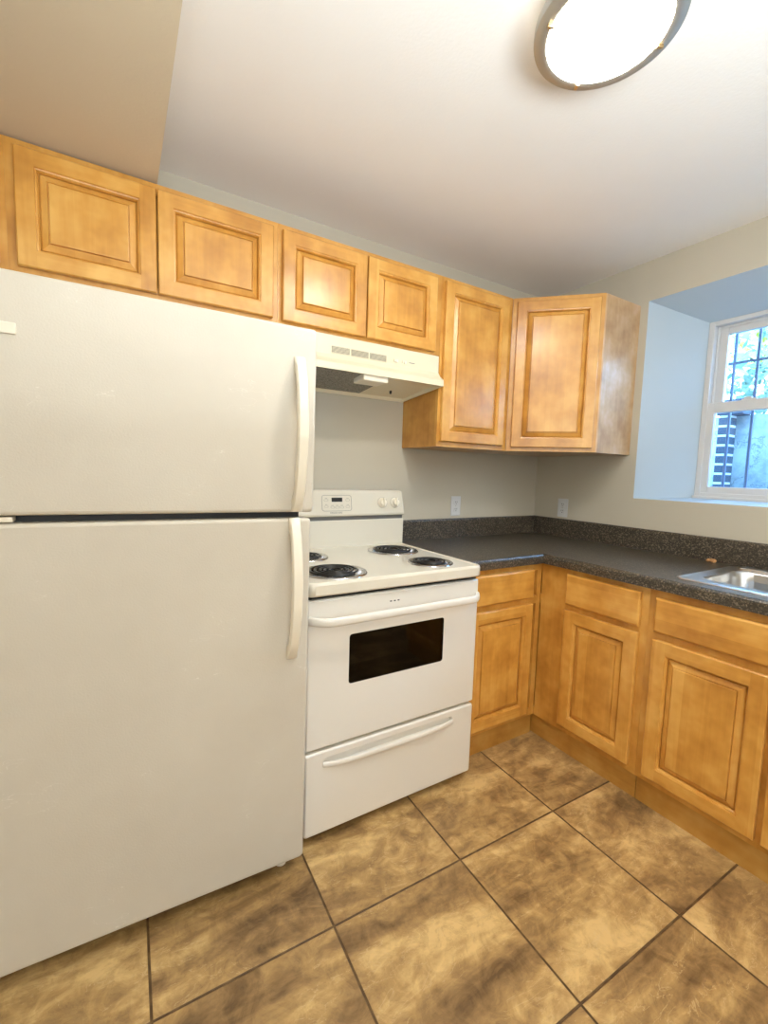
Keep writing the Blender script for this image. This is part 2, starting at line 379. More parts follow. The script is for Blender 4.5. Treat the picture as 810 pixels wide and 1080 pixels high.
# ------------------------------------------------------------------ the setting
H = 2.4026; XL, YF = -4.1, -4.3; WT = .12
bm = bmesh.new(); box(bm, XL-WT, 0, YF-WT, 0, -.1, 0); struct('floor', bm, M['tile'])
bm = bmesh.new(); box(bm, XL-WT, .36, YF-WT, WT, H, H+.12); struct('ceiling', bm, M['ceil'])
bm = bmesh.new(); box(bm, XL-WT, 0, 0, WT, -.1, H); struct('wall_back', bm, M['paint'])
bm = bmesh.new(); box(bm, XL-WT, XL, YF-WT, 0, 0, H); struct('wall_left', bm, M['paint'])
bm = bmesh.new(); box(bm, XL, 0, YF-WT, YF, 0, H); struct('wall_front', bm, M['paint'])
bm = bmesh.new(); box(bm, XL, -2.238, YF, 0, 2.192, H); struct('soffit', bm, M['soffitp'])
# right wall with a splayed window recess
o0 = dict(y=(-.650, -1.81), z=(1.183, 2.200)); o1 = dict(y=(-.832, -1.632), z=(1.196, 2.090)); D0, D1 = .24, .36
def loop(bm, x, ya, yb, za, zb): return [bm.verts.new((x, y, z)) for y, z in ((ya, za), (yb, za), (yb, zb), (ya, zb))]
bm = bmesh.new()
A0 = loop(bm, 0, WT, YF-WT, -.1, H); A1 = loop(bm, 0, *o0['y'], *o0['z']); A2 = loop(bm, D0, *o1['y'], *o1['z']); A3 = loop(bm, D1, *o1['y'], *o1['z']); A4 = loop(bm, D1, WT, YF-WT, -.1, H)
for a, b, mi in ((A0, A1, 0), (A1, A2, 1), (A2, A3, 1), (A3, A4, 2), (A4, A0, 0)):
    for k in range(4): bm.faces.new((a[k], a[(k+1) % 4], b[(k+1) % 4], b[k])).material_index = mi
struct('wall_right', bm, [M['paint'], M['daylight_tinted_paint'], M['concrete']])
# window
win = empty('window_1', None, None, (D0, -1.232, 1.196)); win['kind'] = 'structure'
def frame_yz(bm, x0, x1, ya, yb, za, zb, tl, tr_, tb, tt, bev=.003):
    box(bm, x0, x1, ya-tl, ya, za, zb, bev); box(bm, x0, x1, yb, yb+tr_, za, zb, bev)
    box(bm, x0, x1, yb+tr_, ya-tl, za, za+tb, bev); box(bm, x0, x1, yb+tr_, ya-tl, zb-tt, zb, bev)
yA, yB, zA, zB = .400, -.400, 0, .894
bm = bmesh.new(); frame_yz(bm, 0, .10, yA, yB, zA, zB, .026, .026, .03, .022); frame_yz(bm, .032, .038, yA-.026, yB+.026, zA+.03, zB-.022, .012, .012, .006, .012)
obj('window_frame', bm, M['vinyl'], win)
bm = bmesh.new(); frame_yz(bm, .042, .072, yA-.026, yB+.026, .462, .872, .046, .046, .03, .042); us = obj('upper_sash', bm, M['vinyl'], win)
obj('pane', B(.055, .059, yB+.07, yA-.07, .488, .832), M['pane'], us)
bm = bmesh.new(); frame_yz(bm, .004, .034, yA-.022, yB+.022, .018, .488, .034, .034, .044, .052); ls = obj('lower_sash', bm, M['vinyl'], win)
obj('pane', B(.016, .020, yB+.054, yA-.054, .060, .438), M['pane'], ls)
for yy in (.205, -.205):
    bm = bmesh.new(); box(bm, .006, .034, yy-.03, yy+.03, .488, .494, .002); box(bm, .010, .028, yy-.012, yy+.022, .494, .503, .003)
    obj('sash_lock', bm, M['vinyl'], win)
bm = bmesh.new(); box(bm, -.234, .0, -.62, .62, -.016, -.0125) if 0 else box(bm, -.02, .004, yB, yA, -.001, .012, .002)
obj('window_sill', bm, M['vinyl'], win)

# outside, seen through the panes
bm = bmesh.new(); box(bm, .36, 1.15, -4.4, 1.4, .5, .6); box(bm, 1.15, 1.3, -4.4, 1.4, .5, 1.72); struct('window_well', bm, M['concrete'])
bm = bmesh.new(); box(bm, 1.3, 9, -7, 6, 1.5, 1.66); struct('ground', bm, M['soil'])
t = empty('brick_pillar', 'dark grey brick pillar with pale mortar bands outside the window', 'pillar', (1.08, -.632, .6))
bm = bmesh.new(); pitch_z = .062; k = 0; z = 0.0
mb = bmesh.new()
while z < 1.06:
    box(bm, -.05, .05, -.018, .047, z, z+.048, .004); box(mb, -.046, .046, -.015, .044, z+.048, z+.062); z += pitch_z
obj('brick', bm, M['brick'], t); obj('mortar', mb, M['mortar'], t)
obj('cap', B(-.06, .06, -.09, .06, z, z+.10, .008), M['brick'], t)
t = empty('window_security_grille', 'dark iron security bars standing outside the window panes', 'window bars', (.42, -1.232, 1.25))
for k in range(8):
    yy = .385-k*.1-.04
    bm = bmesh.new(); box(bm, -.006, .006, yy-.006, yy+.006, -.08, .90, .001); obj('bar', bm, M['iron'], t)
for zz in (.655, -.05):
    obj('crossbar', B(-.004, .004, -.46, .46, zz-.006, zz+.006), M['iron'], t)
def foliage(name, label, cat, loc, rad, n, leaf, mat, trunk=None, sq=1.0):
    t = empty(name, label, cat, loc)
    bm = bmesh.new()
    for i in range(n):
        d = Vector((random.gauss(0, 1), random.gauss(0, 1), random.gauss(0, 1))).normalized()*rad*random.random()**.5
        d.z *= sq; p = d+Vector((0, 0, (trunk or 0)+rad*sq))
        q = Matrix.Rotation(random.random()*6.28, 3, 'Z') @ Matrix.Rotation(random.gauss(0, .9), 3, 'X') @ Matrix.Rotation(random.gauss(0, .9), 3, 'Y')
        s = leaf*(.6+random.random()*.7)
        bm.faces.new([bm.verts.new(p+q @ Vector(c)*s) for c in ((-.5, 0, 0), (0, -.25, .06), (.6, 0, 0), (0, .25, .06))])
    obj('leaves', bm, mat, t)
    bm = bmesh.new()
    for i in range(5):
        a = random.random()*6.28; e = Vector((math.cos(a)*rad*.6, math.sin(a)*rad*.6, (trunk or 0)+rad*sq*1.2))
        tube(bm, [(0, 0, 0), (e.x*.2, e.y*.2, e.z*.5), e], [.03*rad+.008, .02*rad+.006, .006], 6)
    obj('trunk', bm, M['bark'], t)
foliage('leafy_shrub', 'pale grey-green shrub above the concrete well outside the window', 'shrub', (2.0, -.75, 1.66), .62, 1500, .09, M['leafb'], 0, .8)
foliage('leafy_shrub', 'darker bushy shrub farthest right outside the upper window pane', 'shrub', (2.3, -2.4, 1.66), .6, 1300, .09, M['leafb'], 0, .8)
foliage('tree', 'yellow-green leafed tree high outside the upper window pane', 'tree', (3.6, -.15, 1.66), .62, 1300, .13, M['leafg'], .72, .75)

# ------------------------------------------------------------------ wall cabinets
ZU, ZL, ZH, UD = 2.187, 1.413, 1.828, .300
cabinet('wall_cabinet', 'maple wall cabinet at the far left edge, only a narrow strip showing', (-3.08, 0, 0), 0, .4578, UD, ZH, ZU,
        [('door', .015, .440, ZH+.014, ZU-.022)])
cabinet('wall_cabinet', 'short two-door maple wall cabinet above the white refrigerator', (-2.622, 0, 0), 0, .780, UD, ZH, ZU,
        [('door', .022, .3775, ZH+.014, ZU-.022), ('door', .382, .760, ZH+.014, ZU-.022)])
cabinet('wall_cabinet', 'short two-door maple wall cabinet above the range hood', (-1.841, 0, 0), 0, .770, UD, ZH, ZU,
        [('door', .015, .370, ZH+.012, ZU-.022), ('door', .376, .733, ZH+.012, ZU-.022)])
cabinet('wall_cabinet', 'tall narrow maple wall cabinet with one door between hood and corner cabinet', (-1.070, 0, 0), 0, .458, UD, ZL, ZU,
        [('door', .014, .420, ZL+.024, ZU-.020)])
# diagonal corner cabinet
t = empty('corner_wall_cabinet', 'maple corner wall cabinet with a diagonal door and pinkish side panel', 'cabinet', (0, 0, ZL))
bm = bmesh.new(); e = .002
prism(bm, [(-e, -e), (-.610, -e), (-.610, -.290), (-.290, -.610), (-e, -.610)], 0, ZU-ZL)
obj('body', bm, M['wl'], t)
P0 = Vector((-.610, -.302)); P1 = Vector((-.302, -.610)); Wd = (P1-P0).length
fr = bpy.data.objects.new('face_frame', None)
bm = bmesh.new()
for a, b in ((0, .03), (Wd-.03, Wd)): box(bm, a, b, 0, .0115, 0, ZU-ZL)
for a, b in ((0, .035), (ZU-ZL-.035, ZU-ZL)): box(bm, .03, Wd-.03, 0, .0115, a, b)
R45 = Matrix.Translation((P0.x, P0.y, 0)) @ Matrix.Rotation(-PI/4, 4, 'Z')
f = obj('face_frame', bm, M['wf'], t); f.matrix_local = R45
a_, b_ = door_meshes(.022, Wd-.020, .020, ZU-ZL-.022, 0)
d = obj('door', a_, [M['wz'], M['wx']], t); d.matrix_local = R45; obj('center_panel', b_, M['wp'], d)

# ------------------------------------------------------------------ base cabinets
ZB = .872
cabinet('base_cabinet', 'maple base cabinet with one drawer between stove and corner', (-1.092, 0, 0), 0, .478, .583, 0, ZB,
        [('drawer', .012, .410, .706, .845), ('door', .012, .410, .128, .678, (.05, .03))], toe=.102, rails=[(.672, .712)], sw=.03)
cabinet('base_cabinet', 'maple base cabinet with one drawer and one door right of the inside corner', (0, -.003, 0), -PI/2, 1.091, .613, 0, ZB,
        [('drawer', .730, 1.063, .708, .848), ('door', .730, 1.063, .134, .682, (.05, .03))], toe=.102, stiles=[(.585, .745)], rails=[(.672, .715)], sw=.032)
cabinet('sink_base_cabinet', 'wide maple cabinet under the steel sink with two doors and false drawer fronts', (0, -1.0945, 0), -PI/2, .815, .613, 0, ZB,
        [('drawer', .028, .390, .708, .840), ('drawer', .408, .795, .708, .840), ('door', .028, .389, .130, .680, (.05, .03)), ('door', .407, .795, .130, .680, (.05, .03))],
        toe=.102, hollow=True, stiles=[(.375, .422)], rails=[(.672, .715)], sw=.032)

# ------------------------------------------------------------------ countertop with sink cut-out
t = empty('countertop', 'dark speckled laminate countertop running round the corner with a low backsplash', 'countertop', (0, 0, ZB))
CX = -.638; CY = -.608; T = .0445
def edge_prof():  # bullnose from front bottom to top; (outward, z)
    return [(-.022, 0), (0, 0), (.0, .010), (0, T-.016), (-.002, T-.008), (-.006, T-.003), (-.013, T)]
SY0, SY1, SX0, SX1 = -1.165, -1.965, -.545, -.095      # hole
bm = bmesh.new()
YE = -2.02
# top slabs around the hole (top surface only reaches the bullnose start)
def slab(x0, x1, y0, y1): box(bm, x0, x1, y0, y1, .004, T)
IX = CX+.013; IY = CY+.013
slab(-1.094, IX, IY, -.002); slab(IX, -.002, SY0, -.002); slab(IX, SX0, SY1, SY0); slab(SX1, -.002, SY1, SY0); slab(IX, -.002, YE, SY1)
# bullnose along left run (front faces -y) mitred into the right run (front faces -x)
ep = edge_prof()
L0 = [bm.verts.new((-1.094, CY-o_, z)) for o_, z in ep]
L1 = [bm.verts.new((CX-o_, CY-o_, z)) for o_, z in ep]
L2 = [bm.verts.new((CX-o_, YE, z)) for o_, z in ep]
for a, b in ((L0, L1), (L1, L2)):
    for k in range(len(ep)-1): bm.faces.new((a[k], a[k+1], b[k+1], b[k]))
bm.faces.new(L0); bm.faces.new(L2)
top = obj('worktop', bm, M['counter'], t)
bm = bmesh.new()
prof = [(-.002, T), (-.022, T), (-.022, T+.100), (-.020, T+.106), (-.015, T+.110), (-.002, T+.110)]
A = [bm.verts.new((-1.094, y, z)) for y, z in prof]; Bv = [bm.verts.new((y, y, z)) for y, z in prof]; Cv = [bm.verts.new((y, YE, z)) for y, z in prof]
n_ = len(prof)
for a, b in ((A, Bv), (Bv, Cv)):
    for k in range(n_): bm.faces.new((a[k], a[(k+1) % n_], b[(k+1) % n_], b[k]))
bm.faces.new(A); bm.faces.new(Cv)
obj('backsplash', bm, M['counter'], t)

# sink
def rrect(x0, x1, y0, y1, r, n=6):
    pts = []
    for cx, cy, a0 in ((x1-r, y1-r, 0), (x0+r, y1-r, PI/2), (x0+r, y0+r, PI), (x1-r, y0+r, 3*PI/2)):
        for k in range(n+1): a = a0+PI/2*k/n; pts.append((cx+r*math.cos(a), cy+r*math.sin(a)))
    return pts
def strip(bm, loops, closed_end=True, mi=0):
    vs = [[bm.verts.new(p) for p in l] for l in loops]
    for a, b in zip(vs, vs[1:]):
        n = len(a)
        for k in range(n): bm.faces.new((a[k], a[(k+1) % n], b[(k+1) % n], b[k])).material_index = mi
    if closed_end: bm.faces.new(vs[-1]).material_index = mi
t = empty('kitchen_sink', 'stainless steel drop-in sink set in the dark countertop below the window', 'sink', (-.32, -1.565, ZB+T))
bm = bmesh.new()
def l3(x0, x1, y0, y1, r, z): return [(x+.32, y+1.565, z) for x, y in rrect(x0, x1, y0, y1, r)]
ox0, ox1, oy0, oy1 = -.562, -.078, -1.985, -1.145
rim_out = [l3(ox0, ox1, oy0, oy1, .03, .0006), l3(ox0+.002, ox1-.002, oy0+.002, oy1-.002, .029, .004), l3(ox0+.010, ox1-.010, oy0+.010, oy1-.010, .024, .0065), l3(ox0+.018, ox1-.018, oy0+.018, oy1-.018, .02, .004)]
strip(bm, rim_out, False)
# deck between rim and bowls
bx0, bx1 = -.500, -.165
bowls = [(-1.545, -1.198), (-1.935, -1.585)]
def rectfill(x0, x1, y0, y1, z=.004):
    bm.faces.new([bm.verts.new((x+.32, y+1.565, z)) for x, y in ((x0, y0), (x1, y0), (x1, y1), (x0, y1))])
ix0, ix1, iy0, iy1 = ox0+.016, ox1-.016, oy0+.016, oy1-.016
rectfill(ix0, bx0, iy0, iy1); rectfill(bx1, ix1, iy0, iy1); rectfill(bx0, bx1, bowls[0][1], iy1); rectfill(bx0, bx1, bowls[1][1], bowls[0][0]); rectfill(bx0, bx1, iy0, bowls[1][0])
for y0, y1 in bowls:
    R = .055
    outer = [(x+.32, y+1.565, .004) for x, y in rrect(bx0, bx1, y0, y1, .0005)]
    strip(bm, [outer, l3(bx0+.002, bx1-.002, y0+.002, y1-.002, R, .004), l3(bx0+.006, bx1-.006, y0+.006, y1-.006, R, -.002), l3(bx0+.012, bx1-.012, y0+.012, y1-.012, R, -.03),
               l3(bx0+.02, bx1-.02, y0+.02, y1-.02, R, -.15), l3(bx0+.04, bx1-.04, y0+.04, y1-.04, R, -.175), l3(bx0+.09, bx1-.09, y0+.09, y1-.09, .04, -.18)])
obj('basin', bm, M['steel'], t, smooth=40)
bm = bmesh.new()
strip(bm, [l3(-.150, -.090, -1.95, -1.19, .02, .004), l3(-.147, -.093, -1.947, -1.193, .018, .012), l3(-.142, -.098, -1.942, -1.198, .014, .014)])
obj('faucet_deck', bm, M['steel'], t, smooth=40)
for y0, y1 in bowls:
    bm = bmesh.new(); lathe(bm, [(.045, .001), (.04, .004), (.03, .001), (0, -.002)], (bx0+bx1)/2+.32, (y0+y1)/2+1.565, -.18, 32); obj('drain', bm, M['chrome'], t, smooth=40)
# scrap on the counter
bm = bmesh.new()
for cx, cy, cz, r in ((0, 0, .007, .009), (-.004, -.022, .007, .011), (.002, -.012, .011, .006)):
    q = bmesh.ops.create_icosphere(bm, subdivisions=2, radius=r, matrix=Matrix.Translation((cx, cy, cz)))
    for v in q['verts']:
        v.co += Vector((random.uniform(-1, 1), random.uniform(-1, 1), random.uniform(-.6, .6)))*.0022; v.co.z = max(v.co.z, .0003)
o = obj('crumpled_scrap', bm, M['scrap']); o.location = (-.045, -1.045, ZB+T)
o['label'] = 'tiny tan crumpled scrap lying on the counter against the backsplash'; o['category'] = 'scrap'

# ------------------------------------------------------------------ outlets
def outlet(label, loc, rz):
    t = empty('wall_outlet', label, 'outlet', loc, (0, 0, rz), None)
    bm = bmesh.new(); box(bm, -.036, .036, -.006, -.0005, -.057, .057, .003); obj('cover_plate', bm, M['vinyl'], t)
    for dz in (.020, -.020):
        bm = bmesh.new(); strip(bm, [[(x, -.006, z) for x, z in rrect(-.017, .017, dz-.0145, dz+.0145, .012)], [(x, -.0078, z) for x, z in rrect(-.0165, .0165, dz-.014, dz+.014, .0115)]])
        s = obj('socket', bm, M['vinyl'], t)
        bm = bmesh.new()
        for sxx in (-.006, .006): box(bm, sxx-.001, sxx+.001, -.0084, -.0076, dz-.001, dz+.008)
        box(bm, -.002, .002, -.0084, -.0076, dz-.010, dz-.006); obj('slots', bm, M['dark'], s)
    bm = bmesh.new(); lathe(bm, [(.0035, 0), (.003, .001), (0, .0012)], n=12); q = obj('screw', bm, M['nickel'], t); q.rotation_euler = (PI/2, 0, 0); q.location = (0, -.006, 0)
outlet('white duplex outlet on the back wall right of the stove', (-.682, 0, 1.098), 0)
outlet('white duplex outlet on the right wall left of the window', (0, -.219, 1.094), -PI/2)

# ------------------------------------------------------------------ range hood
t = empty('range_hood', 'cream white under-cabinet range hood over the stove', 'range hood', (-1.457, 0, 1.65))
hx = .3815
bm = bmesh.new()
zt = .1765
# outer shell: back, top, front control face, flared ledge, lip  (y, z) then thickness inwards
outer = [(-.002, 0.0), (-.002, zt), (-.302, zt), (-.304, .10), (-.316, .082), (-.336, .068), (-.345, .060), (-.347, .034)]
inner = [(-.340, .034), (-.336, .048), (-.300, .046), (-.016, .016), (-.012, 0.0)]
pr = outer+inner
extrude_profile(bm, pr, -hx, hx)
# side cheeks closing the canopy below the underside
for s in (-1, 1):
    xa, xb = (s*hx, s*(hx-.008))
    cheek = [(-.002, 0), (-.002, .075), (-.300, .075), (-.3385, .056), (-.3445, .034)]
    extrude_profile(bm, cheek, min(xa, xb)+(0 if s > 0 else -.0002), max(xa, xb)+(.0002 if s > 0 else 0))
obj('canopy', bm, M['hoodp'], t)
for i in range(3):
    x0 = -.161+i*.0885; bm = bmesh.new()
    box(bm, x0, x0+.080, -.3045, -.3025, .108, .135); v = obj('vent_grille', bm, M['slotg'], t)
    bm = bmesh.new()
    for k in range(6): box(bm, x0, x0+.080, -.3070, -.3045, .1085+k*.0046, .1105+k*.0046)
    obj('louver', bm, M['hoodp'], v)
for x0 in (.135, .178):
    bm = bmesh.new(); box(bm, x0, x0+.020, -.309, -.3035, .114, .126, .001); box(bm, x0+.007, x0+.013, -.314, -.309, .112, .124, .001); obj('switch', bm, M['plastic'], t)
obj('rating_mark', B(.215, .245, -.3050, -.3038, .121, .124), M['grey'], t)
bm = bmesh.new(); extrude_profile(bm, [(-.322, .050), (-.040, .0185), (-.040, .012), (-.322, .040)], -.310, .105); obj('grease_filter', bm, M['filter'], t)
bm = bmesh.new(); box(bm, -.028, .092, -.334, -.235, .012, .046, .006); obj('lamp_lens', bm, M['plastic'], t)
bm = bmesh.new(); lathe(bm, [(.006, 0), (.006, -.012), (.003, -.016), (0, -.016)], .235, -.12, .028, 16); obj('filter_latch', bm, M['dark'], t)

# ------------------------------------------------------------------ electric range
SXL, SXR = -1.858, -1.115; SC = (SXL+SXR)/2; hw = (SXR-SXL)/2
t = empty('electric_range', 'white freestanding electric coil stove between refrigerator and base cabinet', 'stove', (SC, 0, 0))
CT = .918; FY = -.655
obj('body', B(-hw+.004, hw-.004, FY+.001, -.03, .03, CT-.03), M['enamel'], t)
# cavity + front behind door
# cooktop with four holes
burners = [(.215, -.265, .103, .118), (.215, -.555, .080, .094), (-.215, -.555, .103, .118), (-.215, -.265, .080, .094)]
bm = bmesh.new(); fy0, fy1 = -.690, -.085; xm, ym = hw+.004, -.405
cells = [((0, xm-.02), (ym, fy1)), ((0, xm-.02), (fy0+.012, ym)), ((-xm+.02, 0), (fy0+.012, ym)), ((-xm+.02, 0), (ym, fy1))]
for (bx, by, rh, ro), ((xa, xb), (ya, yb)) in zip(burners, cells):
    angs = sorted([2*PI*i/64 for i in range(64)]+[math.atan2(y-by, x-bx) % (2*PI) for x in (xa, xb) for y in (ya, yb)])
    ri = []; rm = []; rq = []; ro_ = []
    for a in angs:
        c, s = math.cos(a), math.sin(a)
        k = min([(xb-bx)/c if c > 1e-9 else (xa-bx)/c if c < -1e-9 else 9, (yb-by)/s if s > 1e-9 else (ya-by)/s if s < -1e-9 else 9])
        ri.append(bm.verts.new((bx+rh*c, by+rh*s, CT-.03))); rm.append(bm.verts.new((bx+rh*c, by+rh*s, CT))); ro_.append(bm.verts.new((bx+k*c, by+k*s, CT)))
    n = len(angs)
    for i in range(n):
        j = (i+1) % n
        bm.faces.new((ri[i], ri[j], rm[j], rm[i])); bm.faces.new((rm[i], rm[j], ro_[j], ro_[i]))
# rolled rim: sides + front
rim = [(0, CT), (.006, CT+.0035), (.012, CT+.004), (.017, CT+.001), (.020, CT-.006), (.020, CT-.036), (.014, CT-.042)]
def rim_loop(o_, z):
    X = xm-.02+o_; Yf = fy0+.012-o_*1.0; r = .012+o_*.9
    pts = [(-X, fy1)]
    for k in range(7): a = PI+PI/2*k/6; pts.append((-X+r+r*math.cos(a), Yf+r+r*math.sin(a)))
    for k in range(7): a = 3*PI/2+PI/2*k/6; pts.append((X-r+r*math.cos(a), Yf+r+r*math.sin(a)))
    pts.append((X, fy1)); return [bm.verts.new((x, y, z)) for x, y in pts]
ls_ = [rim_loop(o_, z) for o_, z in rim]
for a, b in zip(ls_, ls_[1:]):
    for k in range(len(a)-1): bm.faces.new((a[k], a[k+1], b[k+1], b[k]))
bmesh.ops.remove_doubles(bm, verts=bm.verts, dist=.0002)
obj('cooktop', bm, M['enamel'], t, smooth=50)
for bx, by, rh, ro in burners:
    bm = bmesh.new()
    lathe(bm, [(ro, CT+.0005), (ro-.002, CT+.004), (ro-.006, CT+.0055), (rh-.004, CT+.0035), (rh-.008, CT-.002), (rh*.75, CT-.016), (rh*.4, CT-.022), (.018, CT-.022), (.018, CT-.026), (0, CT-.026)], bx, by)
    pan = obj('drip_pan', bm, M['chrome'], t, smooth=50)
    bm = bmesh.new(); pts = []; R0, R1 = .017, rh-.007; turns = 4.5 if rh > .09 else 3.6; K = int(turns*40)
    for k in range(K+1):
        u = k/K; a = -1.2-2*PI*turns*(1-u); r = R0+(R1-R0)*u; pts.append((bx+r*math.cos(a), by+r*math.sin(a), CT+.0075))
    tube(bm, pts, .0050, 8, .75)
    # ends run down to the socket
    tube(bm, [(bx+R0*math.cos(-1.2-2*PI*turns), by+R0*math.sin(-1.2-2*PI*turns), CT+.006), (bx+.005, by, CT-.004), (bx, by+rh*.5, CT-.012), (bx, by+rh-.006, CT-.012)], .0035, 6)
    obj('burner_coil', bm, M['black'], t, smooth=60)
    bm = bmesh.new()
    for k in range(3):
        a = PI/2+k*2*PI/3+.4; c, s = math.cos(a), math.sin(a); n_ = Vector((-s, c, 0))*.0012
        p0 = Vector((bx+.012*c, by+.012*s, 0)); p1 = Vector((bx+R1*c, by+R1*s, 0))
        v = [bm.verts.new((q.x, q.y, z)) for q in (p0-n_, p0+n_, p1+n_, p1-n_) for z in (CT-.006, CT+.0035)]
        for q in ((0, 1, 3, 2), (2, 3, 5, 4), (4, 5, 7, 6), (6, 7, 1, 0), (1, 7, 5, 3), (0, 2, 4, 6)): bm.faces.new([v[i] for i in q])
    obj('coil_support', bm, M['chrome'], pan)
# backguard riser + vent slot + control panel
bm = bmesh.new(); box(bm, -hw-.004, hw+.016, -.086, -.035, CT-.03, 1.047, .004); obj('backguard', bm, M['enamel'], t)
obj('vent_slot', B(-hw+.0, hw+.010, -.080, -.035, 1.047, 1.067), M['slotg'], t)
bm = bmesh.new()
pf = [(-.032, 1.066), (-.088, 1.066), (-.094, 1.070), (-.096, 1.078), (-.080, 1.178), (-.074, 1.188), (-.062, 1.192), (-.032, 1.192)]
# panel with slightly drawn-in upper corners
xa, xb = -hw-.012, hw+.018
secs = [(xa, .0), (xb-.010, 0), (xb-.003, .3), (xb, 1)]
vs = []
for X, k in secs: vs.append([bm.verts.new((X-(.010*(z-1.06)/.13 if X > 0 else 0), y+k*.006*(1 if y < -.05 else 0), z-k*.004*(1 if z > 1.1 else -1))) for y, z in pf])
n_ = len(pf)
for a, b in zip(vs, vs[1:]):
    for k in range(n_): bm.faces.new((a[k], a[(k+1) % n_], b[(k+1) % n_], b[k]))
bm.faces.new(vs[0]); bm.faces.new(vs[-1])
cp = obj('control_panel', bm, M['enamel'], t, smooth=40)
# panel face frame: plane through (-.096,1.078)-(-.080,1.178)
ang = math.atan2(.016, .100)
def onpanel(o, x, z):   # local frame: x right, z up along panel, -y outwards
    f_ = (z-1.078)/.1; o.location = (x, -.096+.016*f_, z); o.rotation_euler = (-ang, 0, 0); return o
def outline(bm, x0, x1, z0, z1, r, w_, d=.0012):
    a = rrect(x0, x1, z0, z1, r); b = rrect(x0+w_, x1-w_, z0+w_, z1-w_, r-w_)
    strip(bm, [[(x, 0, z) for x, z in a], [(x, -d, z) for x, z in a], [(x, -d, z) for x, z in b], [(x, 0, z) for x, z in b]], False)
bm = bmesh.new(); outline(bm, -.072, .082, -.040, .036, .012, .0018); onpanel(obj('display_bezel', bm, M['grey'], cp), 0, 1.132)
bm = bmesh.new(); box(bm, -.022, .034, -.0018, .0, .004, .024, .001); onpanel(obj('display_window', bm, M['black'], cp), 0, 1.132)
bm = bmesh.new()
for (x, z) in ((-.050, .016), (.062, .016), (-.050, -.014), (-.018, -.018), (.006, -.018), (.030, -.018), (.062, -.016)):
    for xx in (-.005, .001): box(bm, x+xx, x+xx+.004, -.0012, 0, z+.004, z+.0062)
    outline(bm, x-.010, x+.010, z-.009, z+.001, .004, .0008, .001)
onpanel(obj('buttons', bm, M['grey'], cp), 0, 1.132)
for x in (-.345, -.270, .255, .330):
    k_ = bmesh.new()
    lathe(k_, [(.024, 0), (.0235, .004), (.018, .008), (.0165, .018), (.014, .020), (0, .020)], n=32)
    box(k_, -.0045, .0045, -.021, .021, .012, .027, .002)
    kn = obj('knob', k_, M['plastic'], cp, smooth=40); f_ = (1.130-1.078)/.1
    kn.location = (x, -.096+.016*f_, 1.130); kn.rotation_euler = (PI/2-ang, 0, 0)
    bm = bmesh.new()
    strip(bm, [[(rr*math.cos(a*PI/20), -dd, rr*math.sin(a*PI/20)) for a in range(40)] for rr, dd in ((.0275, 0), (.0275, .0008), (.0267, .0008), (.0267, 0))], False)
    onpanel(obj('dial_ring', bm, M['grey'], cp), x, 1.130)
cu = bpy.data.curves.new('brand_lettering', 'FONT'); cu.body = 'FRIGIDAIRE'; cu.size = .0125; cu.align_x = 'CENTER'; cu.extrude = .0004
tx = bpy.data.objects.new('tmp_text', cu); C.objects.link(tx)
dg = bpy.context.evaluated_depsgraph_get(); me = bpy.data.meshes.new_from_object(tx.evaluated_get(dg)); bpy.data.objects.remove(tx)
me.materials.clear(); me.materials.append(M['grey'])
lt = bpy.data.objects.new('brand_lettering', me); C.objects.link(lt); lt.parent = cp; lt.location = (0, -.0962, 1.0805); lt.rotation_euler = (PI/2-ang, 0, 0)
obj('gap_shade_strip', B(-hw+.006, hw-.006, FY-.012, FY+.002, .858, CT-.034), M['black'], t)  # black strip filling the gap below the cooktop, standing for its shade
# oven door with window
DZ0, DZ1 = .345, .862; DF = -.683; wx0, wx1, wz0, wz1 = -.218, .200, .548, .732
bm = bmesh.new()
xs_ = [-hw+.003, wx0, wx1, hw-.003]
outer = rrect(-hw+.003, hw-.003, DZ0, DZ1, .006, 3); hole = rrect(wx0, wx1, wz0, wz1, .010, 3)
def yl(pts, y): return [(x, y, z) for x, z in pts]
def shrink(pts, c, e):
    return [(x-math.copysign(e, x-c[0]), z-math.copysign(e, z-c[1])) for x, z in pts]
c_ = (0, (DZ0+DZ1)/2); hc = ((wx0+wx1)/2, (wz0+wz1)/2)
strip(bm, [yl(shrink(outer, c_, .02), FY-.001), yl(outer, FY-.001), yl(outer, DF+.006), yl(shrink(outer, c_, .002), DF+.002), yl(shrink(outer, c_, .006), DF), yl(shrink(hole, hc, -.004), DF), yl(hole, DF+.002), yl(hole, DF+.02)], False)
od = obj('oven_door', bm, M['enamel_front'], t, smooth=40)
obj('oven_window', B(wx0+.001, wx1-.001, DF+.0035, DF+.006, wz0+.001, wz1-.001), M['ovenglass'], od)
obj('window_lining', B(wx0+.001, wx1-.001, DF+.0275, DF+.0279, wz0, wz1) if 0 else B(wx0-.02, wx1+.02, DF+.0215, DF+.0265, wz0-.02, wz1+.02), M['black'], od)
bm = bmesh.new(); box(bm, wx0+.004, wx0+.33, DF+.012, DF+.015, .664, .667); box(bm, wx0+.004, wx0+.20, DF+.016, DF+.018, .640, .6415); obj('oven_rack', bm, M['chrome'], od)
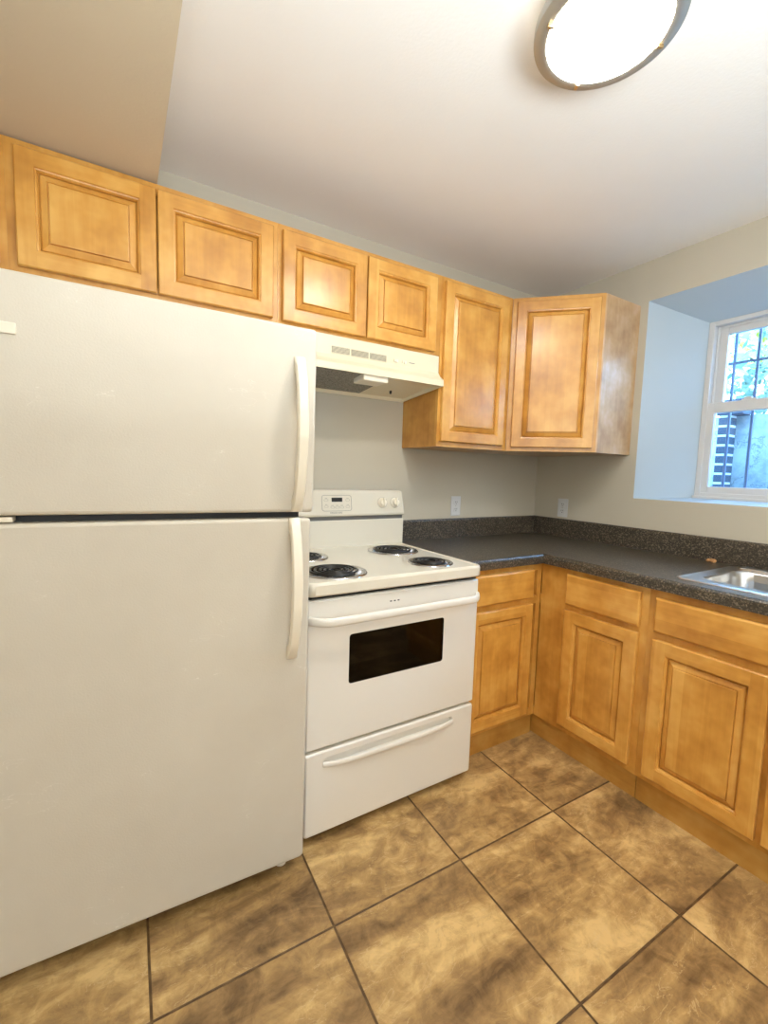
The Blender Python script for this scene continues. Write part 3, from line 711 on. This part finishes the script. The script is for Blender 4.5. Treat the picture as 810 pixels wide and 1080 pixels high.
# handle bar, bowed with ends turned into the door
bm = bmesh.new(); pts = []; HZ = .797; hwid = hw-.010
prof = []
for k in range(41):
    u = -1+2*k/40; x = u*hwid; au = abs(u); d = .046*(1-max(0, (au-.80)/.20)**2.2)
    pts.append((x, DF-.002-d, HZ))
def barsweep(bm, pts, hz, hy):
    rings = []
    for i, p in enumerate(pts):
        p = Vector(p); d = (Vector(pts[min(i+1, len(pts)-1)])-Vector(pts[max(i-1, 0)])).normalized(); s = Vector((d.y, -d.x, 0)).normalized()
        sec = []
        for j in range(14):
            a = 2*PI*j/14; ca, sa = math.cos(a), math.sin(a)
            sec.append(bm.verts.new(p+s*hy*math.copysign(abs(ca)**.7, ca)+Vector((0, 0, hz*math.copysign(abs(sa)**.7, sa)))))
        rings.append(sec)
    for a, b in zip(rings, rings[1:]):
        for j in range(14): bm.faces.new((a[j], a[(j+1) % 14], b[(j+1) % 14], b[j]))
    bm.faces.new(rings[0]); bm.faces.new(rings[-1][::-1])
barsweep(bm, pts, .0145, .009); obj('door_handle', bm, M['enamel_front'], od, smooth=50)
bm = bmesh.new()
for i in range(3): box(bm, -.055+i*.016, -.047+i*.016, DF-.0008, DF+.001, .822, .826)
obj('vent_holes', bm, M['dark'], od)
# storage drawer with scooped handle
bm = bmesh.new(); Z0, Z1 = .035, .333
o_ = rrect(-hw+.003, hw-.003, Z0, Z1, .008, 3); h_ = rrect(-.305, .265, .270, .308, .0185, 6)
# equalise vertex counts
o_ = rrect(-hw+.003, hw-.003, Z0, Z1, .008, 6); c2_ = (0, (Z0+Z1)/2); hc2 = (-.02, .289)
strip(bm, [yl(shrink(o_, c2_, .02), FY-.001), yl(o_, FY-.001), yl(o_, DF+.006), yl(shrink(o_, c2_, .002), DF+.002), yl(shrink(o_, c2_, .006), DF), yl(h_, DF),
           [(x, DF+.003, z) for x, z in rrect(-.302, .262, .273, .305, .0155, 6)], [(x, DF+.0115, z) for x, z in rrect(-.296, .256, .279, .299, .0095, 6)]], True)
dr = obj('storage_drawer', bm, M['enamel_front'], t, smooth=40)
bm = bmesh.new(); pts = []
for k in range(31):
    u = -1+2*k/30; pts.append((-.02+u*.283, DF-.012*(1-abs(u)**4)+.003, .277+.003*abs(u)**6*2))
barsweep(bm, pts, .0095, .006); obj('drawer_pull', bm, M['enamel_front'], dr, smooth=50)
obj('base', B(-hw+.02, hw-.02, -.63, -.05, 0.001, .030), M['black'], t)

# ------------------------------------------------------------------ refrigerator
t = empty('refrigerator', 'tall white top-freezer refrigerator with textured doors filling the left side', 'refrigerator', (-1.886, -.7585, 0), (.008, .006, -.032))
FW = .80; FB = .055; FG0, FG1, FT = 1.142, 1.160, 1.682
obj('body', B(-FW+.022, -.018, .060, .680, .045, FT-.012, bev=.004), M['fridge'], t)
obj('gasket', B(-FW+.035, -.032, .046, .0601, .10, FT-.02), M['dark'], t)
obj('center_mullion', B(-FW+.03, -.026, .040, .0461, FG0-.004, FG1+.004), M['dark'], t)
def fdoor(name, z0, z1):
    bm = bmesh.new()
    pf = [(0.0, .008), (.0025, .0025), (.008, 0)]
    o_ = rrect(-FW, 0, z0, z1, .010, 4); c_ = (-FW/2, (z0+z1)/2)
    strip(bm, [yl(shrink(o_, c_, .01), .045), yl(o_, .045), yl(o_, .010), yl(shrink(o_, c_, .0012), .005), yl(shrink(o_, c_, .004), .0015), yl(shrink(o_, c_, .009), 0)], True)
    bm.faces.new([bm.verts.new((x, .045, z)) for x, z in shrink(o_, c_, .01)])
    return obj(name, bm, M['fridge'], t, smooth=40)
fd = fdoor('freezer_door', FG1, FT); fd.location.x = .007; rd = fdoor('fridge_door', FB, FG0)
def fhandle(par, z0, z1, thick_end):
    bm = bmesh.new(); n = 34; rings = []
    for k in range(n+1):
        u = k/n; z = z0+(z1-z0)*u
        d = .052*math.sin(PI*min(max(u, 0), 1))**.55     # stand-off of the outer surface
        d = max(d, .006); th = .013 if .07 < u < .93 else .013+.03*(1 if 0 else 0)
        inn = d-.016 if 0.10 < u < .90 else -.003
        inn = max(inn, -.003)
        hwd = .0155
        cx = -.052
        sec = []
        for a, b in ((-hwd, .3), (-hwd*.75, 0), (hwd*.75, 0), (hwd, .3), (hwd, .9), (hwd*.8, 1), (-hwd*.8, 1), (-hwd, .9)):
            sec.append(bm.verts.new((cx+a, -(d+(inn-d)*b), z)))
        rings.append(sec)
    for a, b in zip(rings, rings[1:]):
        for j in range(8): bm.faces.new((a[j], a[(j+1) % 8], b[(j+1) % 8], b[j]))
    bm.faces.new(rings[0]); bm.faces.new(rings[-1][::-1])
    return obj('handle', bm, M['fplastic'], par, smooth=45)
fhandle(fd, FG1+.002, 1.598, 0); fhandle(rd, .722, FG0+.002, 0)
bm = bmesh.new(); box(bm, -.80, -.676, -.005, .001, 1.548, 1.572, .002); obj('badge', bm, M['fplastic'], fd, 'raised glossy strip badge')
bm = bmesh.new(); box(bm, -FW, -.690, .004, .05, FG0+.003, FG1-.003, .002); obj('center_hinge', bm, M['fplastic'], t)
obj('base_grille', B(-FW+.03, -.03, .075, .095, .012, .054), M['dark'], t)
for x in (-.055, -FW+.055):
    bm = bmesh.new(); lathe(bm, [(0, .0), (.018, .0), (.018, .010), (.008, .014), (.008, .050)], x-(.03 if x < -.4 else 0), .065, 0.004, 20); obj('foot', bm, M['fplastic'], t)

# ------------------------------------------------------------------ ceiling lamp
LX, LY = -1.365, -1.275
t = empty('ceiling_light', 'round flush ceiling lamp, glowing white glass in a brushed nickel ring', 'lamp', (LX, LY, H))
bm = bmesh.new(); lathe(bm, [(.0, -.001), (.140, -.001), (.142, -.010), (.135, -.030), (.128, -.050), (0, -.050)]); obj('mounting_pan', bm, M['nickel'], t, smooth=40)
ZR = -.078
bm = bmesh.new(); lathe(bm, [(.133, ZR), (.134, ZR-.006), (.140, ZR-.008), (.158, ZR-.004), (.163, ZR), (.164, ZR+.005), (.163, ZR+.022), (.160, ZR+.022), (.160, ZR+.008), (.135, ZR+.004)], n=96, close=True); obj('trim_ring', bm, M['nickel'], t, smooth=40)
bm = bmesh.new(); lathe(bm, [(.1335, ZR+.003), (.1325, ZR-.004), (.120, ZR-.010), (.09, ZR-.016), (.05, ZR-.020), (0, ZR-.022)], n=96); obj('glass_shade', bm, M['lampglass'], t, smooth=60)
bm = bmesh.new(); lathe(bm, [(.112, -.0505), (.116, -.058), (.1332, ZR+.0035)], n=96); obj('shade_collar', bm, M['lampside'], t, smooth=60)
for a in (64, 156, -22, -115):
    a = math.radians(a); bm = bmesh.new(); box(bm, .130, .146, -.0035, .0035, ZR-.0145, ZR-.004, .001)
    q = obj('clip', bm, M['brass'], t); q.rotation_euler = (0, 0, a)
